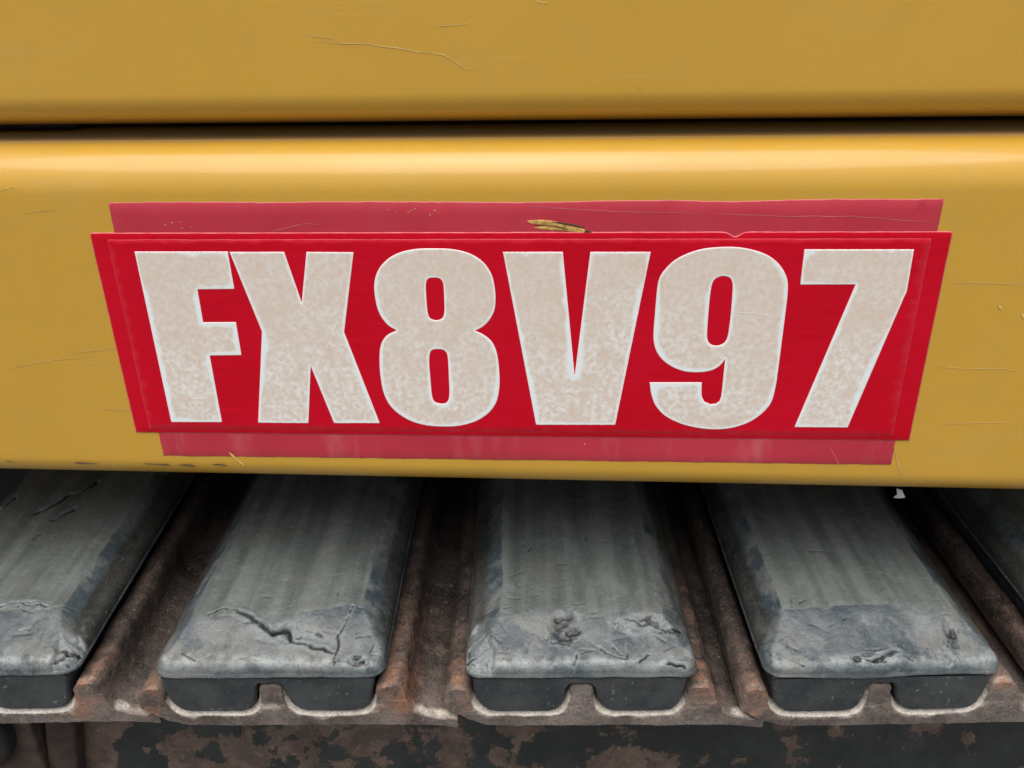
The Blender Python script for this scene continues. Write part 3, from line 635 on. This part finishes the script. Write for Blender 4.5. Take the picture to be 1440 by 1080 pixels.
CFG = [
 dict(x=-.349, z=.8525, tilt=.0, yaw=1.2, sidedark=1.3, label='leftmost track shoe, its grey pad split by several dark slanting cracks', skew=.10,
      cracks=[([(-.054, .149), (-.049, .1566), (-.046, .1694)], .0034, .004), ([(-.0184, .1456), (-.0104, .157), (-.006, .169), (.004, .174), (.0095, .189)], .0032, .004), ([(-.001, .136), (.004, .1445), (.008, .152)], .0032, .003), ([(-.004, .1115), (-.0016, .118)], .0026, .002), ([(.0067, .038), (.0186, .042), (.041, .039)], .0014, .0012)],
      torn=[(.064, .008, .011, .015, .0045), (.02, .040, .03, .006, .0006)], cuts=26, rust=[(.074, .008, .02), (.062, .01, .01)]),
 dict(x=-.1596, z=.8507, tilt=.0, label='second track shoe from the left, its pad torn along a ragged crosswise rip', skew=-.12,
      cracks=[([(-.046, .033), (-.036, .0385), (-.025, .0360)], .0010, .0009), ([(-.025, .0345), (-.0143, .0290), (-.0007, .0215)], .0024, .0032), ([(-.0007, .0215), (.004, .0225), (.0078, .0225), (.011, .018)], .0040, .0042), ([(.011, .018), (.0259, .0134), (.0392, .009)], .0020, .0026), ([(.0415, .003), (.0403, .0215), (.0464, .040)], .0014, .0014)],
      torn=[(.008, .020, .030, .007, .0008), (.055, .006, .009, .005, .0016)], dent=[(.061, .002, .003, .003, .0008)], cuts=30, chamfer=(.018, .018, .038), rust=[(.074, .010, .022), (.084, .004, .03), (-.077, .006, .01)]),
 dict(x=.0318, z=.8496, tilt=.0, label='middle track shoe, pad with a round dark pit and a chewed left corner',
      cracks=[([(-.0183, .0174), (-.0074, .0142), (-.0019, .0185)], .0013, .0012), ([(-.0044, .001), (-.0023, .011)], .0008, .0006), ([(.0275, .0139), (.027, .004)], .0010, .001), ([(.0354, .003), (.0415, .0086)], .0009, .0008), ([(.0292, .030), (.0634, .020)], .0008, .0005), ([(.0523, .003), (.062, .0018)], .0020, .002), ([(.012, .012), (.02, .006), (.027, .004)], .0010, .0008), ([(.018, .014), (.024, .007)], .0009, .0008)],
      torn=[(-.063, .014, .011, .024, .0050), (.04, .026, .025, .008, .0007)], dent=[(-.0085, .0245, .0115, .0115, .0016)], cuts=44, chamfer=(.023, .020, .040), rust=[(.076, .010, .03), (-.077, .008, .02)]),
 dict(x=.2154, z=.8494, tilt=-1.2, label='fourth track shoe from the left, pad with a crisp raised centre and gouged front edge',
      cracks=[([(-.0145, .007), (-.0081, .003), (-.0016, .004), (.0092, .0085)], .0016, .0016), ([(-.006, .003), (.001, .0025)], .0014, .0012), ([(.040, .0105), (.043, .016)], .0013, .0012), ([(-.052, .003), (-.049, .002)], .0011, .001)],
      torn=[(-.004, .005, .014, .004, .0010), (.036, .004, .006, .004, .0014)], dent=[(.0445, .0165, .0038, .0135, .0014)], cuts=26, chamfer=(.0185, .0200, .040), rise=.0145, sidedark=1.1, seamwave=.0009, rust=[(.074, .006, .012), (-.074, .008, .016)]),
 dict(x=.4036, z=.8515, tilt=-1.0, label='rightmost track shoe, only partly in view at the right edge',
      cracks=[], torn=[(-.062, .02, .008, .02, .003)], cuts=30, rust=[(-.074, .009, .018), (.074, .008, .015)]),
]
for i, c in enumerate(CFG):
    t = empty('track_shoe', (c['x'], .40, c['z'])); t.rotation_euler = (0, math.radians(c['tilt']), math.radians(c.get('yaw', 0)))
    tag(t, c['label'], 'track shoe', 'track shoes with bolted rubber pads in a row')
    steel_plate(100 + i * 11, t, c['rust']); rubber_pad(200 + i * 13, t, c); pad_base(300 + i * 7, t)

# ---------------------------------------------------------------- undercarriage behind and below the shoes
frame = empty('undercarriage', (0, .490, 0))
tag(frame, 'black undercarriage frame with paint flaked to brown rust below the shoes', 'machine frame')
xs = np.linspace(-.9, .9, 181); zs = np.linspace(.50, .842, 60); XX, ZZ = np.meshgrid(xs, zs)
YY = .0015 * fbm(XX * 9, ZZ * 9, 3) + .0006 * fbm(XX * 50, ZZ * 50, 6)
V = np.stack([XX, YY, ZZ], 2).reshape(-1, 3)
o = mesh_obj('side_plate', V, grid_faces(60, 181), FLAKED, frame); md = o.modifiers.new('thickness', 'SOLIDIFY'); md.thickness = .02; md.offset = -1
def prism(name, pts, y0, y1, mat, parent, bev=.003):
    n = len(pts); V = [(x, y, z) for y in (y0, y1) for x, z in pts]
    F = [tuple(range(n)), tuple(range(2 * n - 1, n - 1, -1))] + [((i + 1) % n, i, n + i, n + (i + 1) % n) for i in range(n)]
    o = mesh_obj(name, V, F, mat, parent, smooth=False); b = o.modifiers.new('edge', 'BEVEL'); b.width = bev; b.segments = 3
    return o
RUSTY = plain('brown_rust', (.060, .040, .030), .8, .5, 60)
RUSTD = plain('dark_rust', (.045, .028, .022), .8, .45, 50)
prism('brace', [(-.395, .842), (-.372, .842), (-.372, .70), (-.410, .70)], -.022, -.0005, RUSTY, frame)
prism('brace', [(-.352, .842), (-.330, .842), (-.356, .70), (-.380, .70)], -.016, -.0005, RUSTD, frame)
ca = np.linspace(0, 2 * math.pi, 40, endpoint=False)
prism('roller_cap', [(-.418 + .034 * math.cos(a), .772 + .034 * math.sin(a)) for a in ca], -.034, -.0005, DARK, frame, .005)
back = box('inner_frame', -.9, .9, .37, .40, .50, 1.0, DARK, frame)

# ---------------------------------------------------------------- a scrap caught under the panel
sv = np.array([(-.0026, 0, .0042), (.0008, -.0004, .0034), (.0042, .0006, -.0026), (.0012, .0010, -.0034), (-.0030, .0004, -.0026), (-.0018, -.0010, .0006)])
svb = sv + np.array([0, .0006, 0]); F = [(0, 5, 4, 3, 2, 1)[::-1], (6, 7, 8, 9, 10, 11)[::-1]] + [((i + 1) % 6, i, 6 + i, 6 + (i + 1) % 6) for i in range(6)]
sc = mesh_obj('plastic_scrap', sv, [(0, 5, 4, 3, 2, 1)], PAPER, smooth=False)
sc.location = (.2322, .462, ZC - .3022)
md = sc.modifiers.new('thickness', 'SOLIDIFY'); md.thickness = .0006
tag(sc, 'tiny torn white scrap hanging under the yellow panel above the fourth shoe', 'scrap')
